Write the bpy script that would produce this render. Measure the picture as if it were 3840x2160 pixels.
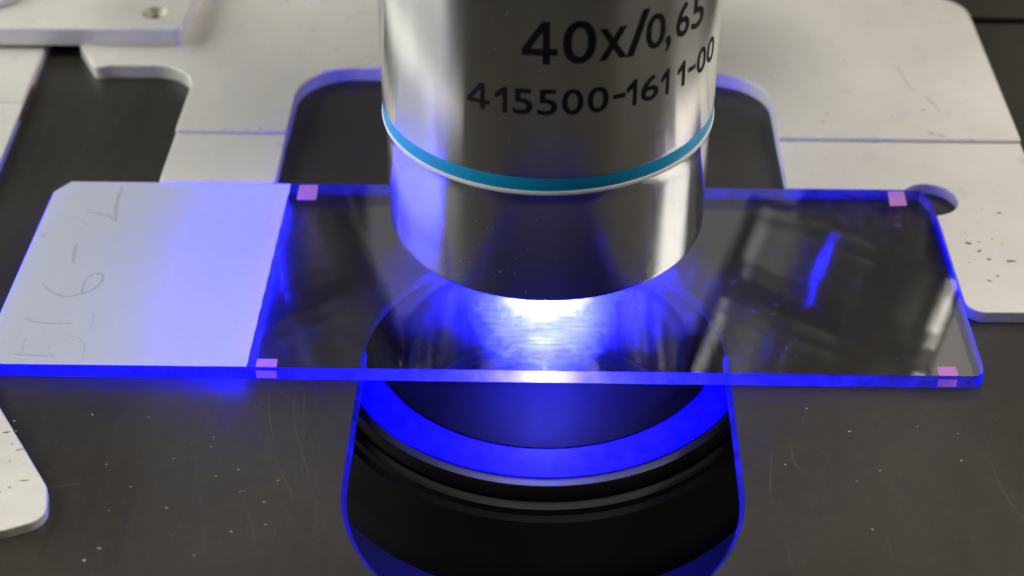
import bpy, bmesh, math, random
from mathutils import Vector, Matrix
from mathutils.geometry import tessellate_polygon

# ------------------------------------------------------------------ scene, camera, light
# one unit is one millimetre; z = 0 is the top face of the glass slide
sc = bpy.context.scene
for o in list(bpy.data.objects):
    bpy.data.objects.remove(o)
sc.unit_settings.system = 'METRIC'
sc.unit_settings.scale_length = 0.001
C = sc.collection

PITCH, YAW, ROLL = 0.6284982, 0.0260056, -0.0036343
CAM = Vector((5.0981, -112.6652, 80.2217))
fwd = Vector((-math.sin(YAW)*math.cos(PITCH), math.cos(YAW)*math.cos(PITCH), -math.sin(PITCH)))
rgt = Vector((math.cos(YAW), math.sin(YAW), 0))
upv = rgt.cross(fwd)
r2 = rgt*math.cos(ROLL) + upv*math.sin(ROLL)
u2 = -rgt*math.sin(ROLL) + upv*math.cos(ROLL)
cd = bpy.data.cameras.new('camera')
cam = bpy.data.objects.new('camera', cd)
C.objects.link(cam)
cam.matrix_world = Matrix(((r2.x, u2.x, -fwd.x, CAM.x), (r2.y, u2.y, -fwd.y, CAM.y),
                           (r2.z, u2.z, -fwd.z, CAM.z), (0, 0, 0, 1)))
cd.sensor_width = 36
cd.lens = 6429.3/3840*36
cd.clip_start = 1
cd.clip_end = 5000
cd.dof.use_dof = True
cd.dof.focus_distance = 128
cd.dof.aperture_fstop = 0.0410
sc.camera = cam

world = bpy.data.worlds.new('World')
sc.world = world
world.use_nodes = True
bg = world.node_tree.nodes['Background']
bg.inputs[0].default_value = (1.0, 0.95, 0.88, 1)
bg.inputs[1].default_value = 0.03

def area(name, loc, aim, w, h, radiance, col):
    l = bpy.data.lights.new(name, 'AREA')
    l.shape = 'RECTANGLE'; l.size = w; l.size_y = h
    l.energy = radiance*math.pi*w*h
    l.color = col
    o = bpy.data.objects.new(name, l)
    C.objects.link(o)
    o.location = loc
    o.rotation_euler = (Vector(aim)-Vector(loc)).to_track_quat('-Z', 'Y').to_euler()
    return o
area('ceiling_lamp', (290, 90, 270), (5, 0, 0), 170, 170, 15.0, (1.0, 0.94, 0.85))
area('window_light', (-340, 50, 140), (5, 0, 10), 460, 220, 5.6, (0.97, 1.0, 0.97))
area('room_lamp', (260, -150, 130), (5, 0, 10), 170, 150, 0.6, (1.0, 0.95, 0.88))
area('overhead_lamp', (-20, -30, 420), (0, 0, 0), 150, 150, 13.0, (1.0, 0.95, 0.87))
area('far_wall_light', (18, 420, 260), (5, 0, 0), 160, 100, 0.8, (1.0, 0.96, 0.92))
area('far_corner_light', (172, 420, 345), (5, 0, 0), 50, 60, 2.0, (1.0, 0.93, 0.82))

pl = bpy.data.lights.new('guided_light_fill', 'POINT')  # added lamp inside the glass, stands in for light guided through the slide
pl.color = (0.005, 0.001, 1.0); pl.energy = 18000; pl.shadow_soft_size = 0.3
plo = bpy.data.objects.new('guided_light_fill', pl); C.objects.link(plo); plo.location = (4.92, -1.0, -0.9)
pl2 = bpy.data.lights.new('front_edge_fill', 'POINT')  # added unseen lamp inside the glass, makes the front edge white-hot
pl2.color = (0.075, 0.080, 1.0); pl2.energy = 110000; pl2.shadow_soft_size = 0.0
plo = bpy.data.objects.new('front_edge_fill', pl2); C.objects.link(plo); plo.location = (4.92, -10.4, -0.565)

lg = area('label_fill', (-17.42, -0.1, -0.57), (-40, -0.1, -0.57), 23.4, 0.95, 1.0, (0.0008, 0.0, 1.0))  # added lamp panel inside the glass, turns the label border blue
lg.data.energy = 46000

vs = sc.view_settings
vs.view_transform = 'Standard'; vs.look = 'None'
vs.exposure = 0.0; vs.gamma = 1.0; vs.use_curve_mapping = False
sc.cycles.use_denoising = True
sc.cycles.max_bounces = 14
sc.cycles.diffuse_bounces = 5
sc.cycles.glossy_bounces = 6
sc.cycles.transmission_bounces = 8
sc.cycles.transparent_max_bounces = 24
sc.cycles.sample_clamp_indirect = 0
sc.cycles.caustics_reflective = True

BLUE = (0.028, 0.034, 1.0)
LENS_POWER = 130000.0
rnd = random.Random(7)

# ------------------------------------------------------------------ helpers
def tag(o, label=None, cat=None, group=None, kind=None):
    if label: o['label'] = label
    if cat: o['category'] = cat
    if group: o['group'] = group
    if kind: o['kind'] = kind
    return o

def mesh(name, verts, faces, mat, parent=None, smooth=False, loc=None):
    me = bpy.data.meshes.new(name)
    me.from_pydata([tuple(v) for v in verts], [], faces)
    bm = bmesh.new(); bm.from_mesh(me)
    bmesh.ops.recalc_face_normals(bm, faces=bm.faces)
    bm.to_mesh(me); bm.free()
    if smooth:
        for p in me.polygons: p.use_smooth = True
    o = bpy.data.objects.new(name, me)
    C.objects.link(o)
    if mat: me.materials.append(mat)
    if parent: o.parent = parent
    if loc: o.location = loc
    return o

def empty(name, loc, label, cat, group=None):
    o = bpy.data.objects.new(name, None)
    C.objects.link(o); o.location = loc
    o.empty_display_size = 2
    return tag(o, label, cat, group)

def adopt(o, parent):
    """parent a mesh built in world coordinates under an Empty that stands elsewhere"""
    o.parent = parent
    o.matrix_parent_inverse = Matrix.Translation(-Vector(parent.location))
    return o

def fillet(pts, seg=8):
    """pts: (x, y) or (x, y, r) corners; rounds each corner with radius r"""
    out = []
    n = len(pts)
    for i, p in enumerate(pts):
        r = p[2] if len(p) > 2 else 0
        b = Vector(p[:2])
        if r <= 0:
            out.append(tuple(b)); continue
        a = Vector(pts[i-1][:2]); c = Vector(pts[(i+1) % n][:2])
        u = (a-b).normalized(); v = (c-b).normalized()
        ang = u.angle(v)
        if ang > 3.1:
            out.append(tuple(b)); continue
        t = min(r/math.tan(ang/2), (a-b).length*0.49, (c-b).length*0.49)
        rr = t*math.tan(ang/2)
        cen = b + (u+v).normalized()*(rr/math.sin(ang/2))
        s = b+u*t-cen; e = b+v*t-cen
        a0 = math.atan2(s.y, s.x); a1 = math.atan2(e.y, e.x)
        d = (a1-a0+math.pi) % (2*math.pi)-math.pi
        for k in range(seg+1):
            q = a0+d*k/seg
            out.append((cen.x+rr*math.cos(q), cen.y+rr*math.sin(q)))
    return out

def sarea(l):
    return sum(l[i-1][0]*l[i][1]-l[i][0]*l[i-1][1] for i in range(len(l)))/2

def inset(loop, d):
    """offset a closed loop to its left by d"""
    n = len(loop); out = []
    for i in range(n):
        a = Vector(loop[i-1]); b = Vector(loop[i]); c = Vector(loop[(i+1) % n])
        e1 = (b-a); e2 = (c-b)
        if e1.length < 1e-6 or e2.length < 1e-6:
            out.append(tuple(b)); continue
        e1.normalize(); e2.normalize()
        n1 = Vector((-e1.y, e1.x)); n2 = Vector((-e2.y, e2.x))
        m = n1+n2
        if m.length < 1e-4:
            out.append(tuple(b+n1*d)); continue
        m.normalize()
        k = d/max(0.35, m.dot(n1))
        out.append(tuple(b+m*k))
    return out

def plate(name, outer, z0, z1, mat, parent=None, holes=(), ch=0.1, hole_ch=None, bottom=True):
    """flat plate with optional holes; its top edges are rounded off over ch"""
    loops = [outer if sarea(outer) > 0 else outer[::-1]]
    loops += [h if sarea(h) < 0 else h[::-1] for h in holes]
    V = []; F = []
    tops = []; bots = []
    for li, lp in enumerate(loops):
        c = ch if li == 0 or hole_ch is None else hole_ch
        n = len(lp)
        rings = [[(x, y, z0) for x, y in lp]]
        if c > 0:
            for t in (0, 0.33, 0.67, 1):
                a = t*math.pi/2
                rings.append([(x, y, z1-c*(1-math.sin(a))) for x, y in inset(lp, c*(1-math.cos(a)))])
        else:
            rings.append([(x, y, z1) for x, y in lp])
        base = len(V)
        for r in rings: V += r
        for k in range(len(rings)-1):
            for i in range(n):
                j = (i+1) % n
                F.append((base+k*n+i, base+k*n+j, base+(k+1)*n+j, base+(k+1)*n+i))
        tops.append(list(range(base+(len(rings)-1)*n, base+len(rings)*n)))
        bots.append(list(range(base, base+n)))
    for sel, up in ((tops, True), (bots, False)):
        if not up and not bottom: continue
        flat = [i for l in sel for i in l]
        tri = tessellate_polygon([[Vector(V[i]) for i in l] for l in sel])
        for t in tri: F.append(tuple(flat[i] for i in t))
    return mesh(name, V, F, mat, parent)

def sheet(name, loop, z, mat):
    """a coat of print or frosting lying on a face"""
    V = [(x, y, z) for x, y in loop]
    return mesh(name, V, [tuple(t) for t in tessellate_polygon([[Vector(v) for v in V]])], mat)

def lathe(name, prof, mat, parent=None, seg=128, loc=None, smooth=True, span=None):
    V = []; F = []
    m = len(prof)
    for k in range(seg):
        a = 2*math.pi*k/seg
        for r, z in prof: V.append((r*math.cos(a), r*math.sin(a), z))
    for k in range(seg):
        k2 = (k+1) % seg
        if span and not span[0] <= 360*k/seg < span[1]: continue
        for i in range(m-1):
            F.append((k*m+i, k2*m+i, k2*m+i+1, k*m+i+1))
    me = bpy.data.meshes.new(name)
    me.from_pydata(V, [], F)
    bm = bmesh.new(); bm.from_mesh(me)
    bmesh.ops.remove_doubles(bm, verts=bm.verts, dist=1e-4)
    bmesh.ops.delete(bm, geom=[v for v in bm.verts if not v.link_faces], context='VERTS')
    bmesh.ops.recalc_face_normals(bm, faces=bm.faces)
    for f in bm.faces: f.smooth = smooth
    for e in bm.edges:
        if len(e.link_faces) == 2 and e.calc_face_angle(0) > 0.45: e.smooth = False
    bm.to_mesh(me); bm.free()
    me.materials.append(mat)
    o = bpy.data.objects.new(name, me)
    C.objects.link(o)
    if parent: o.parent = parent
    if loc: o.location = loc
    return o

def ribbon(name, pts, w, z, mat, parent=None, taper=True):
    """a flat pencil or scratch stroke along a smoothed path"""
    P = [Vector(p) for p in pts]
    S = []
    for i in range(len(P)-1):
        p0 = P[max(i-1, 0)]; p1 = P[i]; p2 = P[i+1]; p3 = P[min(i+2, len(P)-1)]
        for k in range(6):
            t = k/6
            S.append(0.5*((2*p1)+(p2-p0)*t+(2*p0-5*p1+4*p2-p3)*t*t+(3*p1-p0-3*p2+p3)*t**3))
    S.append(P[-1])
    V = []; F = []
    for i, p in enumerate(S):
        d = (S[min(i+1, len(S)-1)]-S[max(i-1, 0)])
        d = d.normalized() if d.length > 1e-6 else Vector((1, 0))
        nn = Vector((-d.y, d.x))
        t = i/(len(S)-1)
        ww = w*(0.45+0.55*math.sin(math.pi*min(1, max(0, t*0.9+0.05)))) if taper else w
        ww *= 0.85+0.3*rnd.random()
        V += [(p.x+nn.x*ww/2, p.y+nn.y*ww/2, z), (p.x-nn.x*ww/2, p.y-nn.y*ww/2, z)]
    for i in range(len(S)-1):
        F.append((2*i, 2*i+1, 2*i+3, 2*i+2))
    return mesh(name, V, F, mat, parent)

def blob(cx, cy, z, r, n=9, squash=1.0, ang=0.0, rough=0.45):
    """outline of an irregular flake"""
    ca, sa = math.cos(ang), math.sin(ang)
    out = []
    for k in range(n):
        a = 2*math.pi*k/n
        q = r*(1-rough*rnd.random())
        x, y = q*math.cos(a), q*math.sin(a)*squash
        out.append((cx+x*ca-y*sa, cy+x*sa+y*ca, z))
    return out

# ------------------------------------------------------------------ materials
def mat(name):
    m = bpy.data.materials.new(name)
    m.use_nodes = True
    nt = m.node_tree
    return m, nt, nt.nodes['Principled BSDF'], nt.nodes['Material Output']

def N(nt, t, **kw):
    n = nt.nodes.new(t)
    for k, v in kw.items(): setattr(n, k, v)
    return n

def noise(nt, scale, detail=4, rough=0.55, vec=None, coord='Object'):
    n = N(nt, 'ShaderNodeTexNoise')
    n.inputs['Scale'].default_value = scale
    n.inputs['Detail'].default_value = detail
    n.inputs['Roughness'].default_value = rough
    if vec is None:
        tc = N(nt, 'ShaderNodeTexCoord'); vec = tc.outputs[coord]
    nt.links.new(vec, n.inputs['Vector'])
    return n

def ramp(nt, src, a, b, ca, cb):
    r = N(nt, 'ShaderNodeValToRGB')
    r.color_ramp.elements[0].position = a; r.color_ramp.elements[0].color = (*ca, 1)
    r.color_ramp.elements[1].position = b; r.color_ramp.elements[1].color = (*cb, 1)
    nt.links.new(src, r.inputs['Fac'])
    return r

def bump(nt, bsdf, src, strength, dist):
    b = N(nt, 'ShaderNodeBump')
    b.inputs['Strength'].default_value = strength
    b.inputs['Distance'].default_value = dist
    nt.links.new(src, b.inputs['Height'])
    nt.links.new(b.outputs['Normal'], bsdf.inputs['Normal'])
    return b

def simple(name, col, rough=0.5, metal=0.0, spec=0.5):
    m, nt, b, _ = mat(name)
    b.inputs['Base Color'].default_value = (*col, 1)
    b.inputs['Roughness'].default_value = rough
    b.inputs['Metallic'].default_value = metal
    b.inputs['Specular IOR Level'].default_value = spec
    n = noise(nt, 3.0, 5)
    r = ramp(nt, n.outputs['Fac'], 0.3, 0.75, tuple(c*0.86 for c in col), col)
    nt.links.new(r.outputs['Color'], b.inputs['Base Color'])
    return m

# satin silver paint of the specimen holder: faint clouding, greasy patches, fine orange peel
def silver_paint():
    m, nt, b, _ = mat('satin silver paint')
    n1 = noise(nt, 0.05, 5, 0.6)
    r1 = ramp(nt, n1.outputs['Fac'], 0.32, 0.7, (0.60, 0.58, 0.535), (0.69, 0.67, 0.62))
    n2 = noise(nt, 0.35, 6, 0.62)
    r2_ = ramp(nt, n2.outputs['Fac'], 0.60, 0.78, (1, 1, 1), (0.80, 0.785, 0.76))
    mx = N(nt, 'ShaderNodeMix', data_type='RGBA', blend_type='MULTIPLY')
    mx.inputs[0].default_value = 1.0
    nt.links.new(r1.outputs['Color'], mx.inputs[6]); nt.links.new(r2_.outputs['Color'], mx.inputs[7])
    nt.links.new(mx.outputs[2], b.inputs['Base Color'])
    b.inputs['Metallic'].default_value = 0.2
    n3 = noise(nt, 1.2, 3)
    r3 = ramp(nt, n3.outputs['Fac'], 0.3, 0.7, (0.40,)*3, (0.56,)*3)
    nt.links.new(r3.outputs['Color'], b.inputs['Roughness'])
    n4 = noise(nt, 9.0, 3)
    bump(nt, b, n4.outputs['Fac'], 0.12, 0.05)
    return m

# black anodised stage: wiped streaks and dusty haze in the gloss
def stage_black():
    m, nt, b, _ = mat('black anodised aluminium')
    n1 = noise(nt, 0.045, 6, 0.6)
    r1 = ramp(nt, n1.outputs['Fac'], 0.3, 0.72, (0.021, 0.0190, 0.0158), (0.036, 0.0322, 0.026))
    n2 = noise(nt, 2.2, 7, 0.7)
    r2_ = ramp(nt, n2.outputs['Fac'], 0.55, 0.82, (0, 0, 0), (0.022, 0.021, 0.020))
    mx = N(nt, 'ShaderNodeMix', data_type='RGBA', blend_type='ADD')
    mx.inputs[0].default_value = 1.0
    nt.links.new(r1.outputs['Color'], mx.inputs[6]); nt.links.new(r2_.outputs['Color'], mx.inputs[7])
    nt.links.new(mx.outputs[2], b.inputs['Base Color'])
    tc = N(nt, 'ShaderNodeTexCoord')
    mp = N(nt, 'ShaderNodeMapping'); mp.inputs['Scale'].default_value = (1.0, 0.12, 1)
    nt.links.new(tc.outputs['Object'], mp.inputs['Vector'])
    n3 = noise(nt, 0.5, 6, 0.65, mp.outputs['Vector'])
    r3 = ramp(nt, n3.outputs['Fac'], 0.3, 0.72, (0.30,)*3, (0.46,)*3)
    nt.links.new(r3.outputs['Color'], b.inputs['Roughness'])
    b.inputs['Specular IOR Level'].default_value = 0.32
    n4 = noise(nt, 14.0, 3)
    bump(nt, b, n4.outputs['Fac'], 0.10, 0.03)
    return m

# turned chrome: fine circumferential lines spread reflections up and down the barrel
def turned_metal(name, col, rough, aniso, scratch=0.03):
    m, nt, b, _ = mat(name)
    b.inputs['Metallic'].default_value = 1.0
    tg = N(nt, 'ShaderNodeTangent', direction_type='RADIAL', axis='Z')
    nt.links.new(tg.outputs['Tangent'], b.inputs['Tangent'])
    b.inputs['Anisotropic'].default_value = aniso
    b.inputs['Anisotropic Rotation'].default_value = 0.25
    tc = N(nt, 'ShaderNodeTexCoord')
    mp = N(nt, 'ShaderNodeMapping'); mp.inputs['Scale'].default_value = (0.15, 0.15, 22)
    nt.links.new(tc.outputs['Object'], mp.inputs['Vector'])
    n = noise(nt, 1.0, 4, 0.6, mp.outputs['Vector'])
    r = ramp(nt, n.outputs['Fac'], 0.25, 0.75, (max(0.02, rough-0.015),)*3, (rough+0.02,)*3)
    nt.links.new(r.outputs['Color'], b.inputs['Roughness'])
    n2 = noise(nt, 0.8, 6, 0.7)
    r2_ = ramp(nt, n2.outputs['Fac'], 0.62, 0.8, col, tuple(c*0.82 for c in col))
    nt.links.new(r2_.outputs['Color'], b.inputs['Base Color'])
    return m

def thin_glass():
    m, nt, b, out = mat('slide glass')
    nt.nodes.remove(b)
    lw = N(nt, 'ShaderNodeLayerWeight'); lw.inputs['Blend'].default_value = 0.5
    p = N(nt, 'ShaderNodeMath', operation='POWER'); p.inputs[1].default_value = 5
    nt.links.new(lw.outputs['Facing'], p.inputs[0])
    ma = N(nt, 'ShaderNodeMath', operation='MULTIPLY_ADD')
    ma.inputs[1].default_value = 0.9; ma.inputs[2].default_value = 0.045
    nt.links.new(p.outputs[0], ma.inputs[0])
    tr = N(nt, 'ShaderNodeBsdfTransparent'); tr.inputs[0].default_value = (0.89, 0.90, 0.91, 1)
    gl = N(nt, 'ShaderNodeBsdfGlossy'); gl.inputs['Roughness'].default_value = 0.015
    mx = N(nt, 'ShaderNodeMixShader')
    nt.links.new(ma.outputs[0], mx.inputs[0]); nt.links.new(tr.outputs[0], mx.inputs[1]); nt.links.new(gl.outputs[0], mx.inputs[2])
    # greasy film and dried residue scatter a little light
    n1 = noise(nt, 0.16, 6, 0.62)
    r1 = ramp(nt, n1.outputs['Fac'], 0.46, 0.78, (0.0002,)*3, (0.0012,)*3)
    n2 = noise(nt, 1.5, 7, 0.7)
    r2_ = ramp(nt, n2.outputs['Fac'], 0.58, 0.76, (0,)*3, (0.0016,)*3)
    ad = N(nt, 'ShaderNodeMath', operation='ADD')
    nt.links.new(r1.outputs['Color'], ad.inputs[0]); nt.links.new(r2_.outputs['Color'], ad.inputs[1])
    df = N(nt, 'ShaderNodeBsdfDiffuse'); df.inputs[0].default_value = (0.7, 0.7, 0.7, 1)
    tl = N(nt, 'ShaderNodeBsdfTranslucent'); tl.inputs[0].default_value = (0.8, 0.8, 0.8, 1)
    m2 = N(nt, 'ShaderNodeMixShader'); m2.inputs[0].default_value = 0.5
    nt.links.new(df.outputs[0], m2.inputs[1]); nt.links.new(tl.outputs[0], m2.inputs[2])
    m3 = N(nt, 'ShaderNodeMixShader')
    nt.links.new(ad.outputs[0], m3.inputs[0]); nt.links.new(mx.outputs[0], m3.inputs[1]); nt.links.new(m2.outputs[0], m3.inputs[2])
    nt.links.new(m3.outputs[0], out.inputs['Surface'])
    return m

def frosted(name, col, transl, lobe=0.0, lobe_rough=0.4, grain=6.0, clear=0.0, rough=0.0, vary=0.93):
    """ground or coated glass: scatters light back and through"""
    m, nt, b, out = mat(name)
    nt.nodes.remove(b)
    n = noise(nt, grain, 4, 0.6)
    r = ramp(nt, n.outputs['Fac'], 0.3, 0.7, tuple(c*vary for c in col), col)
    df = N(nt, 'ShaderNodeBsdfDiffuse'); tl = N(nt, 'ShaderNodeBsdfTranslucent')
    nt.links.new(r.outputs['Color'], df.inputs[0]); nt.links.new(r.outputs['Color'], tl.inputs[0])
    if rough > 0:
        nb = noise(nt, 7.0, 3, 0.6)
        bp = N(nt, 'ShaderNodeBump'); bp.inputs['Strength'].default_value = 1.0; bp.inputs['Distance'].default_value = rough
        nt.links.new(nb.outputs['Fac'], bp.inputs['Height'])
        nt.links.new(bp.outputs['Normal'], df.inputs['Normal']); nt.links.new(bp.outputs['Normal'], tl.inputs['Normal'])
    mx = N(nt, 'ShaderNodeMixShader'); mx.inputs[0].default_value = transl
    nt.links.new(df.outputs[0], mx.inputs[1]); nt.links.new(tl.outputs[0], mx.inputs[2])
    last = mx
    if lobe > 0:
        rf = N(nt, 'ShaderNodeBsdfRefraction'); rf.inputs['Roughness'].default_value = lobe_rough
        rf.inputs['IOR'].default_value = 1.01; rf.inputs[0].default_value = (0.9, 0.92, 0.95, 1)
        m2 = N(nt, 'ShaderNodeMixShader'); m2.inputs[0].default_value = lobe
        nt.links.new(last.outputs[0], m2.inputs[1]); nt.links.new(rf.outputs[0], m2.inputs[2])
        last = m2
    if clear > 0:
        tr = N(nt, 'ShaderNodeBsdfTransparent')
        m3 = N(nt, 'ShaderNodeMixShader'); m3.inputs[0].default_value = clear
        nt.links.new(last.outputs[0], m3.inputs[1]); nt.links.new(tr.outputs[0], m3.inputs[2])
        last = m3
    nt.links.new(last.outputs[0], out.inputs['Surface'])
    return m

def lamp_glass():
    m, nt, b, out = mat('lit condenser lens')
    nt.nodes.remove(b)
    e = N(nt, 'ShaderNodeEmission')
    e.inputs[0].default_value = (*BLUE, 1); e.inputs[1].default_value = LENS_POWER
    nt.links.new(e.outputs[0], out.inputs['Surface'])
    return m

M_SILVER = silver_paint()
M_STAGE = stage_black()
M_CHROME = turned_metal('turned chrome', (0.80, 0.795, 0.78), 0.15, 0.97)
def scratched_nose():
    m, nt, b, _ = mat('scratched steel nose')
    b.inputs['Metallic'].default_value = 0.2
    b.inputs['Roughness'].default_value = 0.6
    tc = N(nt, 'ShaderNodeTexCoord')
    mp = N(nt, 'ShaderNodeMapping'); mp.inputs['Scale'].default_value = (0.30, 2.2, 1)
    nt.links.new(tc.outputs['Object'], mp.inputs['Vector'])
    n = noise(nt, 1.3, 6, 0.7, mp.outputs['Vector'])
    r = ramp(nt, n.outputs['Fac'], 0.40, 0.60, (0.08, 0.08, 0.085), (0.70, 0.70, 0.71))
    nt.links.new(r.outputs['Color'], b.inputs['Base Color'])
    return m
M_NOSE = scratched_nose()
M_GLASS = thin_glass()
M_EDGE = frosted('ground glass edge', (0.060, 0.050, 0.80), 0.9, 0.0, 0.30, 0.9, 0.12, vary=0.55)  # blue glow of the edge is put into its colour
M_FROST = frosted('frosted label coating', (0.80, 0.85, 0.88), 0.48, 0.0, 0.4, 7.0, rough=0.0)
M_MARK = frosted('pink printed mark', (0.78, 0.34, 0.90), 0.5, 0.0, 0.4, 3.0)
M_PENCIL = simple('pencil graphite', (0.27, 0.25, 0.24), 0.7)
M_INK = simple('black engraved ink', (0.008, 0.008, 0.010), 0.6, 0.0, 0.25)
M_BLUE_RING = simple('blue enamel', (0.0, 0.36, 0.70), 0.38)
M_WHITE_RING = simple('cream enamel', (0.78, 0.78, 0.72), 0.4)
M_BLACK = simple('black lacquer', (0.011, 0.011, 0.012), 0.42)
M_BLACK2 = simple('dusty black lacquer', (0.020, 0.019, 0.019), 0.55)
M_RING = simple('ring with painted blue glow', (0.010, 0.005, 0.62), 0.6, 0.0, 0.04)  # blue light on the ring is put into its colour
M_BARE_GLOW = simple('worn edge with painted blue glow', (0.010, 0.007, 0.22), 0.6, 0.0, 0.05)  # worn edge, with the blue light on it put into the colour
M_FLANGE = simple('satin aluminium flange', (0.5, 0.5, 0.5), 0.6)
M_CHIP = simple('bare dark metal', (0.17, 0.15, 0.125), 0.7)
M_STAIN = simple('grey stain', (0.36, 0.345, 0.32), 0.6)
M_RUST = simple('rust', (0.16, 0.06, 0.03), 0.85)
M_DUST = simple('dust', (0.30, 0.285, 0.26), 0.9)
M_FAINT = simple('faint dust', (0.085, 0.08, 0.076), 0.9)
for m_, lo_, sc_ in ((M_RING, 0.35, 0.9), (M_BARE_GLOW, 0.18, 0.8)):     # dusty and worn: painted blue glow uneven along the edge
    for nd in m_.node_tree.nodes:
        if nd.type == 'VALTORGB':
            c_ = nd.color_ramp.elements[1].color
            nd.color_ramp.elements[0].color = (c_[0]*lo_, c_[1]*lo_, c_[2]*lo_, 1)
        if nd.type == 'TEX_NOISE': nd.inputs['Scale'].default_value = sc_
M_LENS = lamp_glass()
M_BORE = simple('light trap black', (0.0004, 0.0004, 0.0004), 0.9, 0.0, 0.0)
M_UNDER = simple('underside with painted blue light', (0.03, 0.025, 0.55), 0.7, 0.0, 0.1)  # neutral metal; the blue light falling on it is put into the colour
M_MATT = simple('matt black coating', (0.0022, 0.0019, 0.0017), 0.7, 0.0, 0.02)
M_FLOOR = simple('dark satin base paint', (0.06, 0.06, 0.065), 0.6)

AX, AY = 4.92, -1.0          # optical axis
ZS = -1.15                   # top of the stage
TH = 1.13                    # slide thickness

# ------------------------------------------------------------------ stage with its slot
slot = []
for k in range(49):
    a = math.pi*k/48
    slot.append((4.88+14*math.cos(a), -9+14*math.sin(a)))
for k in range(49):
    a = math.pi+math.pi*k/48
    slot.append((4.88+14*math.cos(a), -24.2+14*math.sin(a)))
stage_outer = [(-150, -95), (150, -95), (150, 46.35), (-150, 46.35)]
stage = plate('stage_plate', stage_outer, ZS-0.95, ZS, M_STAGE, holes=[inset(slot, 0.0)], ch=0.25, hole_ch=0.0)
tag(stage, 'black anodised microscope stage plate with a round-ended slot under the slide', 'microscope stage', kind='structure')
# worn chamfer round the slot
sl = slot if sarea(slot) > 0 else slot[::-1]
a0 = inset(sl, -0.02); a1 = inset(sl, 0.30)
n = len(sl)
V = [(x, y, ZS+0.012) for x, y in a0]+[(x, y, ZS-0.34) for x, y in a1]+[(x, y, ZS-0.7) for x, y in inset(sl, 0.32)]
F = [(k*n+i, k*n+(i+1) % n, (k+1)*n+(i+1) % n, (k+1)*n+i) for k in range(2) for i in range(n) if sl[i][1] < -8.9 and sl[(i+1) % n][1] < -8.9]
mesh('slot_edge', V, F, M_BARE_GLOW, stage)
rail = plate('stage_back_plate', [(-150, 47.75), (150, 47.75), (150, 150), (-150, 150)], ZS-1.25, ZS-0.02, M_STAGE, ch=0.25)
tag(rail, 'dark back plate of the stage beyond the black joint', 'back plate', kind='structure')
plate('gap_light_block', [(-149, 45), (149, 45), (149, 49), (-149, 49)], ZS-3.1, ZS-1.3, M_BLACK, rail, ch=0)  # added under the gap to block blue light from below
under = plate('base_floor', [(-150, -95), (150, -95), (150, 150), (-150, 150)], -62, -60, M_FLOOR, ch=0)
tag(under, 'dark floor under the stage', 'base', kind='structure')

# ------------------------------------------------------------------ condenser under the slot
cond = empty('condenser', (AX, AY, -60), 'black round condenser below the slot with a glowing blue ring', 'condenser')
Zc = lambda prof: [(r, z+60) for r, z in prof]
lathe('barrel', Zc([(16.75, -6.35), (17.05, -6.42), (17.3, -6.55), (17.38, -6.8), (17.38, -7.75), (17.2, -7.85), (17.15, -8.0),
                    (17.2, -8.1), (17.75, -8.2), (17.95, -8.35), (18.0, -8.9), (18.35, -9.3), (19.2, -12.6), (19.6, -13.6), (19.6, -15.6)]), M_BLACK, cond)
lathe('top_plate', Zc([(3.2, -5.62), (8, -5.64), (13.8, -5.68), (13.95, -5.72), (13.95, -6.2)]), M_MATT, cond)
lathe('glow_ring', Zc([(13.96, -5.80), (14.3, -5.86), (16.5, -6.16), (16.7, -6.22), (16.74, -6.5)]), M_RING, cond, span=(200, 340))  # cut to the front arc, the only part drawn as glowing
lathe('ring_light_block', Zc([(13.9, -6.15), (14.5, -6.2), (16.8, -6.5)]), M_BLACK, cond)  # dark ring added to stop lens light leaking past the cut ring
lathe('lens_mount', Zc([(1.25, -5.7), (1.3, -5.62), (3.2, -5.61)]), M_BORE, cond)
lathe('bore', Zc([(4.2, -14.2), (1.25, -5.7)]), M_BORE, cond)
lathe('top_lens', Zc([(0, -13.6), (1.2, -13.65), (2.4, -13.8), (3.6, -14.05), (4.15, -14.2)]), M_LENS, cond)
lathe('underside', Zc([(19.6, -15.6), (19.0, -16), (8, -17), (0, -17)]), M_FLOOR, cond)
lathe('carrier', Zc([(8, -17), (8, -40), (6, -42), (0, -42)]), M_BLACK, cond)
illum = empty('illuminator', (AX, AY, -60), 'small blue lit illuminator in the base under the condenser', 'illuminator')
m_il, nt_, b_, out_ = mat('lit illuminator glass')
e_ = N(nt_, 'ShaderNodeEmission'); e_.inputs[0].default_value = (0.006, 0.003, 1.0, 1); e_.inputs[1].default_value = 260.0
nt_.links.new(e_.outputs[0], out_.inputs['Surface'])
lathe('illuminator_glass', [(0, 9), (3, 8.6), (6, 7.0), (7.6, 4.5), (8, 1)], m_il, illum, 48)
lathe('illuminator_bezel', [(8, 1.2), (9.5, 1.0), (10, 0.0)], M_BLACK, illum, 48)

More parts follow.
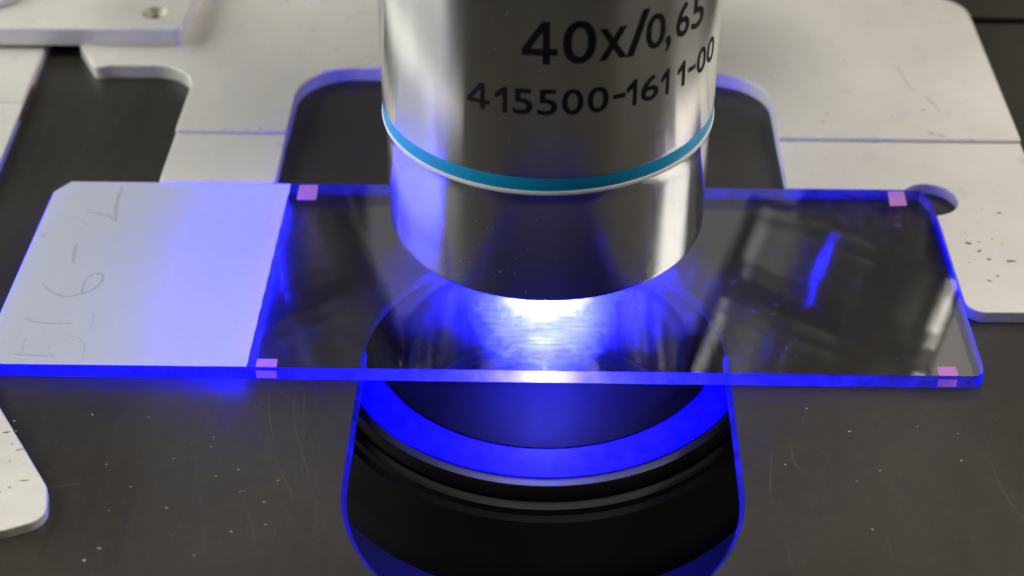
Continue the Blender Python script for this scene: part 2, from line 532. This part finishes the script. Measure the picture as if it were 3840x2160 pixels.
# ------------------------------------------------------------------ specimen holder
ZH, ZL = 0.25, -0.10
hold = empty('specimen_holder', (10, 30, -1.12), 'satin silver specimen holder frame with two arms around the slide', 'slide holder')
high = fillet([(-41.5, 37.6), (-38.9, 32.7, 1.2), (-37.6, 33.25, 0.5), (-29.0, 33.3, 4.6), (-29.0, 21.2, 0.3), (-18.8, 21.2, 0.2), (-18.8, 33.15, 5.2),
               (25.75, 32.62, 5.6), (25.68, 20.86, 0.2), (47.45, 20.8, 0.3), (47.55, 49.6, 4.2), (-41.5, 49.6)])
adopt(plate('frame_plate', high, -1.12, ZH, M_SILVER, ch=0.14), hold)
lowl = fillet([(-28.97, 21.6), (-28.97, 12.98, 0.5), (-18.78, 12.98, 0.4), (-18.85, 21.6)])
adopt(plate('arm', lowl, -1.10, ZL, M_SILVER, ch=0.12), hold)
hc, hr = (37.6, 11.45), 2.45
arc = []
for k in range(29):
    a = math.radians(142-k*(142+84)/28)
    arc.append((hc[0]+hr*math.cos(a), hc[1]+hr*math.sin(a)))
lowr = [(25.66, 21.6), (25.68, 12.96)]+arc+fillet([(37.86, 6), (37.86, -4.68, 1.5), (47.5, -4.55, 1.0), (47.5, 12)])[1:-1]+[(47.42, 21.6)]
adopt(plate('arm', lowr, -1.10, ZL, M_SILVER, ch=0.12), hold)
for i, (x, y, r, sq, ang) in enumerate([(39.72, 4.82, 0.30, 0.6, -0.3), (40.63, 5.05, 0.20, 0.35, 0.0), (40.45, 3.75, 0.28, 0.5, 0.7), (40.98, 2.56, 0.24, 0.6, -0.2),
        (42.62, 2.31, 0.34, 0.6, 0.1), (43.02, 2.33, 0.18, 0.5, 0.3), (41.19, 0.2, 0.17, 0.8, 0.5), (40.39, -0.44, 0.24, 0.45, -0.4), (43.19, 9.41, 0.24, 0.6, -0.2),
        (41.81, 5.44, 0.10, 0.8, 0), (41.86, 10.07, 0.09, 0.7, 0), (39.77, 6.35, 0.16, 0.3, 0.3), (42.51, 4.87, 0.10, 0.6, 0), (39.3, 2.1, 0.08, 0.7, 0)]):
    pts = blob(x, y, ZL+0.006, r*1.15, 10, sq, ang)
    adopt(mesh('paint_chip', pts, [tuple(range(10))], M_CHIP), hold)
for x, y, r, sq, ang in [(40.4, 28.1, 0.35, 0.5, -1.0), (40.65, 27.2, 0.5, 0.35, -1.1), (40.9, 26.2, 0.4, 0.4, -0.9), (39.65, 26.1, 0.28, 0.7, 0), (30.12, 23.75, 0.26, 0.9, 0),
        (39.6, 21.9, 0.55, 0.6, -0.4), (40.35, 21.5, 0.5, 0.5, -0.5), (30.5, 25.2, 0.3, 0.4, 0), (36.18, 24.04, 0.14, 0.8, 0)]:
    pts = blob(x, y, ZH+0.006, r, 11, sq, ang, 0.6)
    adopt(mesh('stain', pts, [tuple(range(11))], M_STAIN), hold)
for x, y, r, sq in [(-22.6, 21.45, 0.45, 0.3), (-21.2, 21.55, 0.22, 0.9), (-24.5, 21.4, 0.3, 0.3), (-20.3, 21.5, 0.3, 0.3), (31, 21.1, 0.4, 0.2), (34.2, 21.05, 0.6, 0.15), (43, 21.0, 0.4, 0.2), (28.2, 21.1, 0.25, 0.3)]:
    adopt(mesh('stain', blob(x, y, ZH+0.006, r, 11, sq, 0, 0.6), [tuple(range(11))], M_STAIN), hold)
adopt(ribbon('scratch', [(38.41, 34.53), (38.7, 32.3), (39.05, 30.27)], 0.10, ZH+0.006, M_STAIN), hold)
for x in (-14.6, 22.5):   # little burrs at the ends of the back cut-out
    pts = fillet([(x-0.9, 32.7), (x+0.9, 32.7), (x+0.5, 33.35, 0.3), (x-0.5, 33.35, 0.3)])

# clamping lever that reaches round the left end of the slide
lev = empty('clamp_lever', (-50, 0, -1.1), 'speckled silver clamp lever with a rounded finger at the left edge', 'clamp lever')
lever_out = fillet([(-45.15, 46), (-44.95, 38), (-43.85, 16.5), (-43.6, -3.5, 5), (-34.85, -17.34), (-29.3, -25.8, 2.2), (-28.6, -28.9, 1.6),
                    (-31.6, -30.3, 2.2), (-36.5, -29.2, 4), (-60, 2, 6), (-60, 46)], 10)
adopt(plate('lever_plate', lever_out, -1.12, -0.36, M_SILVER, ch=0.12), lev)
adopt(plate('lever_pad', fillet([(-59, 45), (-59, 26.86), (-44.55, 26.86, 0.1), (-45.15, 38), (-45.3, 45)]), -0.4, -0.27, M_SILVER, ch=0.05), lev)
for x, y, r, sq, ang in [(-33.6, -20.15, 0.36, 0.35, 0.25), (-33.0, -20.0, 0.26, 0.3, 0.1), (-32.2, -22.0, 0.34, 0.22, 0.35), (-31.0, -25.2, 0.42, 0.16, 0.1), (-32.9, -21.4, 0.16, 0.9, 0),
        (-31.9, -25.9, 0.18, 0.9, 0.4), (-33.4, -18.9, 0.12, 0.8, 0), (-32.6, -23.2, 0.14, 0.8, 0), (-33.4, -25.5, 0.2, 0.7, 0), (-33.8, -23.6, 0.22, 0.5, 1), (-32.4, -26.4, 0.1, 1, 0),
        (-31.5, -23.5, 0.1, 1, 0), (-33.9, -26.6, 0.2, 0.6, 0.5)]:
    adopt(mesh('paint_chip', blob(x, y, -0.354, r, 10, sq, ang), [tuple(range(10))], M_STAIN if r < 0.25 else M_CHIP), lev)
adopt(mesh('rust_patch', [(-44.62, 31.2, -0.45), (-44.33, 26.2, -0.45), (-44.2, 23.2, -0.75), (-44.28, 25.0, -1.05), (-44.5, 30.4, -0.95)], [(0, 1, 2, 3, 4)], M_RUST), lev)

# thick cover plate with a countersunk hole, lying over lever and holder
cov = empty('cover_plate', (-40, 42, ZH), 'thick silver cover plate with a countersunk hole, top left', 'cover plate')
ccx, ccy = -34.4, 40.7
circ = lambda cx, cy, r, nn=40: [(cx+r*math.cos(2*math.pi*k/nn), cy+r*math.sin(2*math.pi*k/nn)) for k in range(nn)]
cov_out = fillet([(-75, 37.25), (-31.1, 37.15, 0.9), (-31.15, 70), (-75, 70)])
adopt(plate('plate_body', cov_out, ZH+0.01, 2.1, M_SILVER, holes=[circ(ccx, ccy, 1.25)], ch=0.16, hole_ch=0.0), cov)
o = lathe('countersink', [(1.27, 2.098), (1.2, 1.98), (0.62, 1.55), (0.55, 1.5), (0.55, 0.7), (0, 0.7)], simple('greasy bare metal', (0.42, 0.40, 0.32), 0.5, 0.3), None, 48, (ccx, ccy, 0))
adopt(o, cov)
o = lathe('screw', [(0.5, 0.75), (0.5, 1.05), (0.42, 1.12), (0.2, 1.14), (0.18, 0.9), (0, 0.9)], M_BLACK2, None, 32, (ccx, ccy, 0))
adopt(o, cov)
knob = empty('thumb_screw', (-53.0, 45.6, 2.1), 'round metal thumb screw cut off by the upper left corner', 'thumb screw')
lathe('knob_head', [(0, 0.95), (4.85, 0.95), (5.1, 0.85), (5.2, 0.7), (5.2, 0.15), (5.0, 0.06), (4.4, 0.05)], M_SILVER, knob, 96)
lathe('knob_collar', [(4.5, 0.2), (4.5, 0.0)], M_BLACK, knob, 64)

# ------------------------------------------------------------------ glass slide
sl_out = fillet([(-37.72, -12.83, 1.3), (-16.75, -12.83), (-15.2, -12.83), (34.2, -12.83), (35.6, -12.83), (37.72, -12.83, 1.3)] +
                [(37.72, 11.0), (37.1, 12.75), (-36.5, 12.75), (-37.72, 11.0)])
slide = empty('microscope_slide', (0, 0, -TH), 'clear glass microscope slide with a frosted white end lying under the objective', 'microscope slide')
n = len(sl_out)
tri = tessellate_polygon([[Vector((x, y, 0)) for x, y in sl_out]])
top_loop = inset(sl_out, 0.05) if sarea(sl_out) > 0 else inset(sl_out, -0.05)
V = [(x, y, 0.0) for x, y in top_loop]+[(x, y, -TH) for x, y in top_loop]
F = [tuple(t) for t in tri]+[tuple(i+n for i in t[::-1]) for t in tri]
adopt(mesh('glass_plate', V, F, M_GLASS), slide)
ZR = (-0.003, -0.055, -0.30, -1.00, -TH+0.055, -TH+0.003)
V = []
for k, z in enumerate(ZR):
    V += [(x, y, z) for x, y in (top_loop if k in (0, 5) else sl_out)]
F = []
for k in range(5):
    for i in range(n):
        j = (i+1) % n
        xm = (sl_out[i][0]+sl_out[j][0])/2
        if k == 2 and sl_out[i][1] < -12.8 and sl_out[j][1] < -12.8 and (-16.8 < xm < -15.1 or 34.1 < xm < 35.7):
            q = [sl_out[i], sl_out[j]]
            adopt(mesh('edge_mark', [(*q[0], ZR[2]), (*q[1], ZR[2]), (*q[1], ZR[3]), (*q[0], ZR[3])], [(0, 1, 2, 3)], M_MARK), slide)
            continue
        F.append((k*n+i, k*n+j, (k+1)*n+j, (k+1)*n+i))
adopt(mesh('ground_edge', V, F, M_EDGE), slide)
# frosted end with a slightly wavy border
border = []
for k in range(41):
    y = -12.75+25.42*k/40
    border.append((-17.38+0.02*math.sin(k*1.7)+0.02*(rnd.random()-0.5)+0.17*(k/40-0.5)*0.5, y))
fro = [(-36.4, -12.78), ]+border+[(-36.5, 12.69), (-37.66, 11.0), (-37.66, -11.5), (-37.3, -12.4)]
label = adopt(sheet('frosted_label', fro, 0.006, M_FROST), slide)
strokes = [[(-31.9, 11.98), (-31.89, 9.96), (-31.69, 8.24), (-31.3, 6.56)], [(-31.3, 6.56), (-32.06, 7.26), (-33.1, 7.73), (-34.22, 7.9)],
           [(-35.59, 6.83), (-34.8, 6.9), (-34.01, 6.39), (-33.61, 5.8)], [(-33.88, 3.22), (-33.76, 1.84), (-33.49, 0.39)],
           [(-35.33, -2.4), (-34.59, -3.35), (-33.53, -4.07), (-32.74, -4.21), (-32.07, -3.83), (-31.39, -3.5), (-30.9, -2.85), (-30.61, -1.87), (-30.9, -1.11), (-31.54, -1.12), (-31.94, -1.9), (-31.95, -2.98), (-31.88, -3.83)],
           [(-35.58, -7.13), (-34.68, -7.52), (-33.53, -7.7), (-32.42, -7.68), (-31.62, -7.67)], [(-30.38, -6.31), (-30.16, -7.33), (-30.22, -8.14)],
           [(-35.29, -11.6), (-34.48, -11.68), (-33.26, -11.75), (-32.04, -11.83)], [(-34.68, -11.4), (-34.81, -10.42), (-34.81, -9.44)], [(-32.99, -10.39), (-32.61, -10.97)],
           [(-31.68, -9.27), (-30.76, -9.55), (-30.11, -10.52), (-29.95, -11.78)], [(-37.18, 4.31), (-36.72, 4.32)]]
widths = [0.34, 0.26, 0.16, 0.34, 0.26, 0.22, 0.16, 0.24, 0.14, 0.14, 0.16, 0.5]

def pencil(fade):
    m, nt, b, out = mat('pencil line')
    b.inputs['Base Color'].default_value = (0.32, 0.27, 0.22, 1); b.inputs['Roughness'].default_value = 0.8
    tr = N(nt, 'ShaderNodeBsdfTransparent')
    mx = N(nt, 'ShaderNodeMixShader')
    nn = noise(nt, 5.0, 5, 0.7)
    r = ramp(nt, nn.outputs['Fac'], 0.25, 0.75, (fade,)*3, (min(1, fade+0.3),)*3)
    nt.links.new(r.outputs['Color'], mx.inputs[0])
    nt.links.new(b.outputs[0], mx.inputs[1]); nt.links.new(tr.outputs[0], mx.inputs[2])
    nt.links.new(mx.outputs[0], out.inputs['Surface'])
    return m
MP1, MP2 = pencil(0.70), pencil(0.80)
for i, s in enumerate(strokes):
    o = ribbon('pencil_stroke', s, widths[i], 0.016, MP1 if widths[i] >= 0.22 else MP2)
    o.parent = label
    o.matrix_parent_inverse = label.matrix_parent_inverse.inverted() @ Matrix.Translation(-Vector(slide.location))
for q in ([(-16.55, 12.53), (-14.96, 12.56), (-14.85, 10.17), (-16.55, 10.14)], [(-16.75, -11.78), (-15.2, -11.77), (-15.18, -12.77), (-16.77, -12.77)],
          [(34.24, 12.44), (35.64, 12.52), (35.57, 10.26), (34.1, 10.15)], [(34.24, -11.68), (35.64, -11.69), (35.63, -12.77), (34.19, -12.77)]):
    q2 = fillet([(x, y, 0.08) for x, y in q], 3)
    mk = adopt(sheet('corner_mark', q2, 0.006, M_MARK), slide)
# dried smear of mounting liquid round the optical axis, and a few splashes, both coloured with blue haze
def film(name, lo, hi, scale, stretch, fade=False):
    m, nt, b, out = mat(name)
    nt.nodes.remove(b)
    tc = N(nt, 'ShaderNodeTexCoord')
    mp = N(nt, 'ShaderNodeMapping'); mp.inputs['Scale'].default_value = stretch; mp.inputs['Rotation'].default_value = (0, 0, 0.5)
    nt.links.new(tc.outputs['Object'], mp.inputs['Vector'])
    nn = noise(nt, scale, 8, 0.66, mp.outputs['Vector'])
    r = ramp(nt, nn.outputs['Fac'], 0.34, 0.72, (lo,)*3, (hi,)*3)
    fac = r.outputs['Color']
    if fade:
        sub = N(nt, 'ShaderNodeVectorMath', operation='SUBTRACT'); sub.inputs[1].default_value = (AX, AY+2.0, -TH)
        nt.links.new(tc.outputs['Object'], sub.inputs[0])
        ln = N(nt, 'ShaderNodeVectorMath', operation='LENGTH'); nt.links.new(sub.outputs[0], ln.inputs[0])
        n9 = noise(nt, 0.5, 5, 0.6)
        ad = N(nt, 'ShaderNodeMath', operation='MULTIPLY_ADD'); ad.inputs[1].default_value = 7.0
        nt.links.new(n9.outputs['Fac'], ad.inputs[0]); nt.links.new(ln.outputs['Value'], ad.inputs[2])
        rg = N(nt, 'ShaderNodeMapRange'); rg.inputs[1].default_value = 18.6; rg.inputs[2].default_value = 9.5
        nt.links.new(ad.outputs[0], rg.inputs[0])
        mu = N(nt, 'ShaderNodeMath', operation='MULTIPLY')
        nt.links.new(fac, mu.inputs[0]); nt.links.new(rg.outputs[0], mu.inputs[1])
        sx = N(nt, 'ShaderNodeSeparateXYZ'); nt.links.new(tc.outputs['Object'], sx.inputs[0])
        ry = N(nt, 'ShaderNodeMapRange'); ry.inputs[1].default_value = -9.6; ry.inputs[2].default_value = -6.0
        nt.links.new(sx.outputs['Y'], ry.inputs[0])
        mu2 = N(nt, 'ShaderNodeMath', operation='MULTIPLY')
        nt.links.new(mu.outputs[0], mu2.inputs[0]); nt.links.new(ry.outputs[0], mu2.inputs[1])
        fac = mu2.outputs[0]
    df = N(nt, 'ShaderNodeBsdfDiffuse'); df.inputs[0].default_value = (0.20, 0.18, 0.6, 1)  # blue light caught by the film is put into its colour
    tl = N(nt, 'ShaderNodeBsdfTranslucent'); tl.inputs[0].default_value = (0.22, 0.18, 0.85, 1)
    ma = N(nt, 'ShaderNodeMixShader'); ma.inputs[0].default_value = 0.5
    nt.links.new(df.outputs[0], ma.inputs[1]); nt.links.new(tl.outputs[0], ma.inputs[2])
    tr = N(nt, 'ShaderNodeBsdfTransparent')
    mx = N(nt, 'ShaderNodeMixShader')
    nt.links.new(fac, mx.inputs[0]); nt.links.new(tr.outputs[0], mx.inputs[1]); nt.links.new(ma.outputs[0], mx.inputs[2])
    nt.links.new(mx.outputs[0], out.inputs['Surface'])
    return m
M_SMEAR = film('dried liquid with painted blue haze', 0.16, 0.75, 0.35, (1.0, 0.5, 1), True)
M_SPOT = film('splash with painted blue haze', 0.10, 0.45, 2.0, (1, 1, 1))
sm = []
for k in range(72):
    a = 2*math.pi*k/72
    r = 14.3+0.35*math.sin(3*a+1)+0.25*math.sin(7*a)+0.18*(rnd.random()-0.5)
    sm.append((AX+r*math.cos(a), max(-12.7, min(12.6, AY+0.3+r*0.93*math.sin(a)))))
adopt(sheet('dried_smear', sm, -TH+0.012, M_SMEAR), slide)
for x, y, r, sq, ang in [(23.03, -4.17, 0.45, 0.28, 0.1), (22.6, -5.41, 0.4, 0.5, 0.3), (23.1, -6.24, 0.25, 0.4, -0.6), (22.2, -7.4, 0.5, 0.16, 1.4), (23.2, -9.7, 0.3, 0.5, 1.0), (22.9, -10.6, 0.35, 0.35, 0.3), (23.8, -10.7, 0.25, 0.4, 0.2),
        (31.4, -10.8, 0.25, 0.5, 0), (27.2, 4.64, 0.24, 0.9, 0), (28.9, 5.48, 0.35, 0.6, 0.5), (29.4, 6.22, 0.25, 0.7, 0), (29.5, 4.18, 0.25, 0.7, 0), (34.5, 8.5, 0.4, 0.9, 0), (34.3, 7.2, 0.42, 0.8, 0), (27.1, 1.1, 0.2, 0.9, 0),
        (19.9, -1.2, 0.4, 0.8, 0.5), (-9.9, 6.0, 0.3, 0.9, 0), (-13.2, -2.5, 0.12, 0.8, 0), (30.2, -6.0, 0.12, 0.8, 0), (28.0, -8.4, 0.1, 0.9, 0), (-11.6, -7.5, 0.12, 0.5, 0)]:
    adopt(mesh('splash', blob(x, y, 0.006, r, 11, sq, ang, 0.5), [tuple(range(11))], M_SPOT), slide)

# ------------------------------------------------------------------ objective
obj = empty('objective', (AX, AY, 3.5), 'chrome 40x microscope objective with a blue ring standing over the slide', 'objective')
Zo = lambda prof: [(r, z-3.5) for r, z in prof]
lathe('nose', Zo([(0.9, 2.86), (1.0, 2.8), (5.35, 2.8), (5.55, 2.92), (5.7, 3.3), (5.95, 4.0)]), M_NOSE, obj)
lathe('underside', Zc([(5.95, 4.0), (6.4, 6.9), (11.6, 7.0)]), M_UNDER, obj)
lathe('front_lens', Zo([(0, 2.92), (0.6, 2.9), (0.9, 2.86)]), simple('dark lens glass', (0.02, 0.02, 0.03), 0.08), obj, 64)
lathe('lower_barrel', Zo([(11.55, 7.0), (11.6, 6.75), (11.8, 6.62), (12.0, 6.64), (12.08, 6.75), (12.12, 7.0), (12.14, 14.8), (12.2, 15.5), (12.3, 15.9)]), M_CHROME, obj, 160)
lathe('cream_ring', Zo([(12.28, 15.88), (12.36, 15.92), (12.38, 16.05), (12.34, 16.2), (12.2, 16.22)]), M_WHITE_RING, obj, 160)
lathe('blue_ring', Zo([(12.2, 16.2), (12.29, 16.22), (12.32, 16.7), (12.29, 17.2), (12.2, 17.26)]), M_BLUE_RING, obj, 160)
lathe('upper_barrel', Zo([(12.2, 17.2), (12.30, 17.28), (12.33, 17.5), (12.33, 44), (12.2, 44.3), (11, 44.4), (11, 50)]), M_CHROME, obj, 160)

OWN = {'1': [(0.52, 0), (0.85, 0), (0.85, 1), (0.60, 1), (0.02, 0.74), (0.02, 0.56), (0.16, 0.56), (0.52, 0.70)],
       '-': [(0, 0), (1, 0), (1, 1), (0, 1)],
       '4': [[(0.58, 0), (0.79, 0), (0.79, 0.21), (1, 0.21), (1, 0.37), (0.79, 0.37), (0.79, 1), (0.55, 1), (0, 0.37), (0, 0.21), (0.58, 0.21)],
             [(0.58, 0.37), (0.24, 0.37), (0.58, 0.76)]]}

def font_glyph(ch_):
    cu = bpy.data.curves.new('t', 'FONT'); cu.body = ch_; cu.resolution_u = 4; cu.offset = 0.012
    to = bpy.data.objects.new('t', cu); C.objects.link(to)
    bpy.context.view_layer.update()
    me = bpy.data.meshes.new_from_object(to.evaluated_get(bpy.context.evaluated_depsgraph_get()))
    bpy.data.objects.remove(to); bpy.data.curves.remove(cu)
    return me

def glyphs(name, items, R):
    """letters of one engraved line, bent round the barrel; items: (char, angle0, angle1, z0, z1)"""
    V = []; F = []
    for ch_, a0_, a1_, z0_, z1_ in items:
        if ch_ in OWN:
            me = bpy.data.meshes.new('t')
            lps = OWN[ch_] if isinstance(OWN[ch_][0][0], tuple) else [OWN[ch_]]
            lps = [[Vector((x, y, 0)) for x, y in l] for l in lps]
            me.from_pydata([v for l in lps for v in l], [], [tuple(t) for t in tessellate_polygon(lps)])
        else:
            me = font_glyph(ch_)
        xs = [v.co.x for v in me.vertices]; ys = [v.co.y for v in me.vertices]
        x0, x1, y0, y1 = min(xs), max(xs), min(ys), max(ys)
        s0, s1 = math.radians(a0_)*R, math.radians(a1_)*R
        bm = bmesh.new(); bm.from_mesh(me); bpy.data.meshes.remove(me)
        for v in bm.verts:
            v.co = ((v.co.x-x0)/(x1-x0)*(s1-s0)+s0, (v.co.y-y0)/(y1-y0)*(z1_-z0_)+z0_, 0)
        k = int(s0/0.3)-1
        while k*0.3 < s1:
            bmesh.ops.bisect_plane(bm, geom=bm.verts[:]+bm.edges[:]+bm.faces[:], plane_co=(k*0.3, 0, 0), plane_no=(1, 0, 0))
            k += 1
        bm.verts.index_update()
        base = len(V)
        for v in bm.verts:
            a = v.co.x/R
            V.append((R*math.sin(a), -R*math.cos(a), v.co.y-3.5))
        for f in bm.faces: F.append(tuple(base+v.index for v in f.verts))
        bm.free()
    return mesh(name, V, F, M_INK, obj)
H0, H1 = 26.1, 29.2
glyphs('engraved_magnification', [('4', -8.0, 2.9, H0, H1), ('0', 4.4, 14.8, H0-0.03, H1+0.03), ('x', 15.6, 25.0, H0+0.02, 28.45), ('/', 24.6, 32.6, H0-0.05, 29.3),
        ('0', 31.4, 39.0, H0+0.05, 28.75), (',', 39.2, 41.6, 25.6, 26.75), ('6', 43.6, 50.0, H0+0.1, 28.75), ('5', 51.2, 58.4, H0+0.1, 28.7)], 12.35)
H0, H1 = 22.27, 24.22
glyphs('engraved_serial', [('4', -26.0, -18.2, H0, H1), ('1', -16.6, -12.6, H0, H1), ('5', -10.9, -4.6, H0, H1), ('5', -3.2, 3.1, H0, H1), ('0', 4.4, 11.2, H0, H1),
        ('0', 12.4, 19.3, H0, H1), ('-', 20.8, 25.0, 23.08, 23.42), ('1', 25.4, 29.0, H0, H1), ('6', 30.5, 37.4, H0, H1), ('1', 38.4, 41.8, H0, H1),
        ('1', 45.6, 49.4, H0, H1), ('-', 51.1, 55.3, 23.05, 23.4), ('0', 56.2, 62.4, H0+0.05, H1+0.05), ('0', 63.4, 70.0, H0+0.1, H1+0.1)], 12.35)

V = []; F = []
for _ in range(46):
    a = rnd.gauss(-0.28, 0.22); z = rnd.uniform(7.4, 15) if rnd.random() < 0.8 else rnd.uniform(18, 30)
    R = 12.16 if z < 15.5 else 12.36
    r = rnd.choice((0.03, 0.04, 0.05, 0.07))
    b0 = len(V)
    for x, y, _z in blob(a*R, z, 0, r, 6, rnd.uniform(0.6, 1.3), 0, 0.5):
        V.append((R*math.sin(x/R), -R*math.cos(x/R), y-3.5))
    F.append(tuple(range(b0, b0+6)))
tag(mesh('dust_specks', V, F, M_DUST, obj), kind='stuff')

# ------------------------------------------------------------------ the rest of the nosepiece, above the frame
nose = empty('nosepiece', (AX, 24, 67), 'black revolving nosepiece above the frame that carries the objectives', 'nosepiece')
o = lathe('turret', [(0, -14), (12, -13.5), (24, -9), (33, -2), (36, 4), (36, 16), (26, 30), (0, 32)], M_BLACK, nose, 96)
M_IDLE = turned_metal('idle chrome', (0.80, 0.795, 0.78), 0.23, 0.97)
def tilted(tip, root, label):
    t = Vector(tip); d = Vector(root)-t
    e = empty('objective', t, label, 'objective', 'idle objectives on the nosepiece')
    e.rotation_euler = d.to_track_quat('Z', 'Y').to_euler()
    L = d.length
    lathe('nose', [(0, 0), (4, 0), (6, 0.5), (7.5, 6), (12.2, 6.4)], M_NOSE, e, 64)
    lathe('lower_barrel', [(12.2, 6.4), (12.5, 7), (12.5, 13)], M_IDLE, e, 96)
    lathe('color_ring', [(12.55, 13), (12.6, 13.2), (12.6, 16.4), (12.5, 16.6)], M_BLACK, e, 96)
    lathe('upper_barrel', [(12.5, 16.6), (13, 17.5), (13, L-14)], M_IDLE, e, 96)
    lathe('knurled_ring', [(13, L-14), (13.6, L-13.6), (13.6, L-4), (11, L)], M_BLACK, e, 96)
tilted((41, 46, 20), (25, 25, 58), 'idle chrome objective tilted away to the right, above the frame')
tilted((-31, 46, 20), (-15, 25, 58), 'idle chrome objective tilted away to the left, above the frame')

# ------------------------------------------------------------------ dust on the stage
V = []; F = []
def flake(x, y, r, sq, ang, z=ZS+0.02):
    b0 = len(V)
    nn = 7
    V.extend(blob(x, y, z, r, nn, sq, ang, 0.5))
    F.append(tuple(range(b0, b0+nn)))
big = [(-28.22, -17.16, 0.26, 0.25, 2.3), (-24.07, -17.39, 0.16, 0.35, 0), (-21.34, -21.85, 0.2, 0.25, -0.1), (-16.11, -25.16, 0.14, 0.4, 1.2), (-15.85, -25.1, 0.16, 0.2, 0.1), (-26.01, -22.56, 0.11, 0.7, 0),
       (-23.81, -24.85, 0.22, 0.2, 0.2), (-20.93, -26.9, 0.12, 0.9, 0), (-24.72, -30.88, 0.22, 0.35, -0.2), (-24.83, -27.23, 0.14, 0.4, 0), (-18.9, -19.48, 0.1, 0.6, 0), (-18.89, -20.5, 0.1, 0.6, 0),
       (-16.58, -22.92, 0.12, 0.8, 0), (-18.06, -23.6, 0.13, 0.6, 0), (-25.43, -32.03, 0.16, 0.8, 0), (-16.09, -29.14, 0.13, 0.8, 0), (-18.24, -31.41, 0.1, 0.8, 0),
       (24.2, -15.4, 0.15, 0.6, 0), (27.0, -17.9, 0.15, 0.8, 0), (22.0, -21.6, 0.12, 0.8, 0), (28.6, -22.1, 0.13, 0.5, 0.3), (32.0, -17.3, 0.1, 0.7, 0), (34.5, -20.9, 0.13, 0.8, 0.5),
       (27.2, -28.0, 0.13, 0.8, 0), (34.8, -18.0, 0.09, 0.6, 0), (26.8, -23.2, 0.12, 0.4, 0.2), (-14.3, -26.2, 0.16, 0.5, 0.2), (-13.6, -24.0, 0.1, 0.7, 0.2), (-13.9, -28.4, 0.14, 0.4, 0)]
for b in big: flake(*b)
d1 = mesh('dust', V, F, M_DUST); tag(d1, 'pale dust specks scattered over the black stage', 'dust', kind='stuff')
V = []; F = []
for _ in range(900):
    x = rnd.uniform(-48, 52); y = rnd.uniform(-36, 46)
    if -37.9 < x < 37.9 and -13 < y < 13: continue
    if -9.4 < x < 19.2 and y > -38.6 and y < 26: continue
    if y > 13 and x > -30: continue
    if rnd.random() < 0.5 and abs(x) > 28: continue
    flake(x, y, rnd.choice((0.04, 0.05, 0.06, 0.09)), rnd.uniform(0.3, 1), rnd.uniform(0, 3), ZS+0.015)
d2 = mesh('fine_dust', V, F, M_FAINT); tag(d2, 'fine grey dust film on the black stage', 'dust', kind='stuff')
V = []; F = []
M_SCR = simple('fine scratch', (0.05, 0.048, 0.046), 0.7)
for s in ([(-15.6, -14.2), (-15.1, -17.5), (-14.3, -20.2)], [(-13.7, -14.0), (-13.3, -17.6), (-12.2, -21.4), (-11.4, -23.6)], [(-12.9, -14.3), (-12.7, -17.8)], [(-14.3, -21.5), (-12.9, -24.5), (-12.3, -25.8)],
          [(-21.2, -23.8), (-20.2, -23.6)], [(-29.5, -25.0), (-27.2, -24.6)], [(22.6, -19.2), (22.7, -21.4), (23.2, -22.6)], [(24.4, -19.3), (25.2, -21.2)], [(21.2, -20.2), (20.6, -24.6)], [(36.5, -20), (37, -25), (39, -30)]):
    o = ribbon('scratch', s, 0.07, ZS+0.010, M_SCR)
    o.parent = stage

for _ in range(46):      # fine wipe marks beside the slot
    side = rnd.random() < 0.6
    x = rnd.uniform(-22, -10.5) if side else rnd.uniform(20.5, 33)
    y = rnd.uniform(-30, -14.5)
    l = rnd.uniform(0.8, 4.5); a = rnd.gauss(-1.4, 0.35)
    p = [(x, y), (x+l*0.5*math.cos(a)+0.1, y+l*0.5*math.sin(a)), (x+l*math.cos(a), y+l*math.sin(a))]
    if min(q[0] for q in p) < -34 or any(-9.6 < q[0] < 19.3 for q in p): continue
    o = ribbon('scratch', p, 0.035, ZS+0.008, M_SCR)
    o.parent = stage
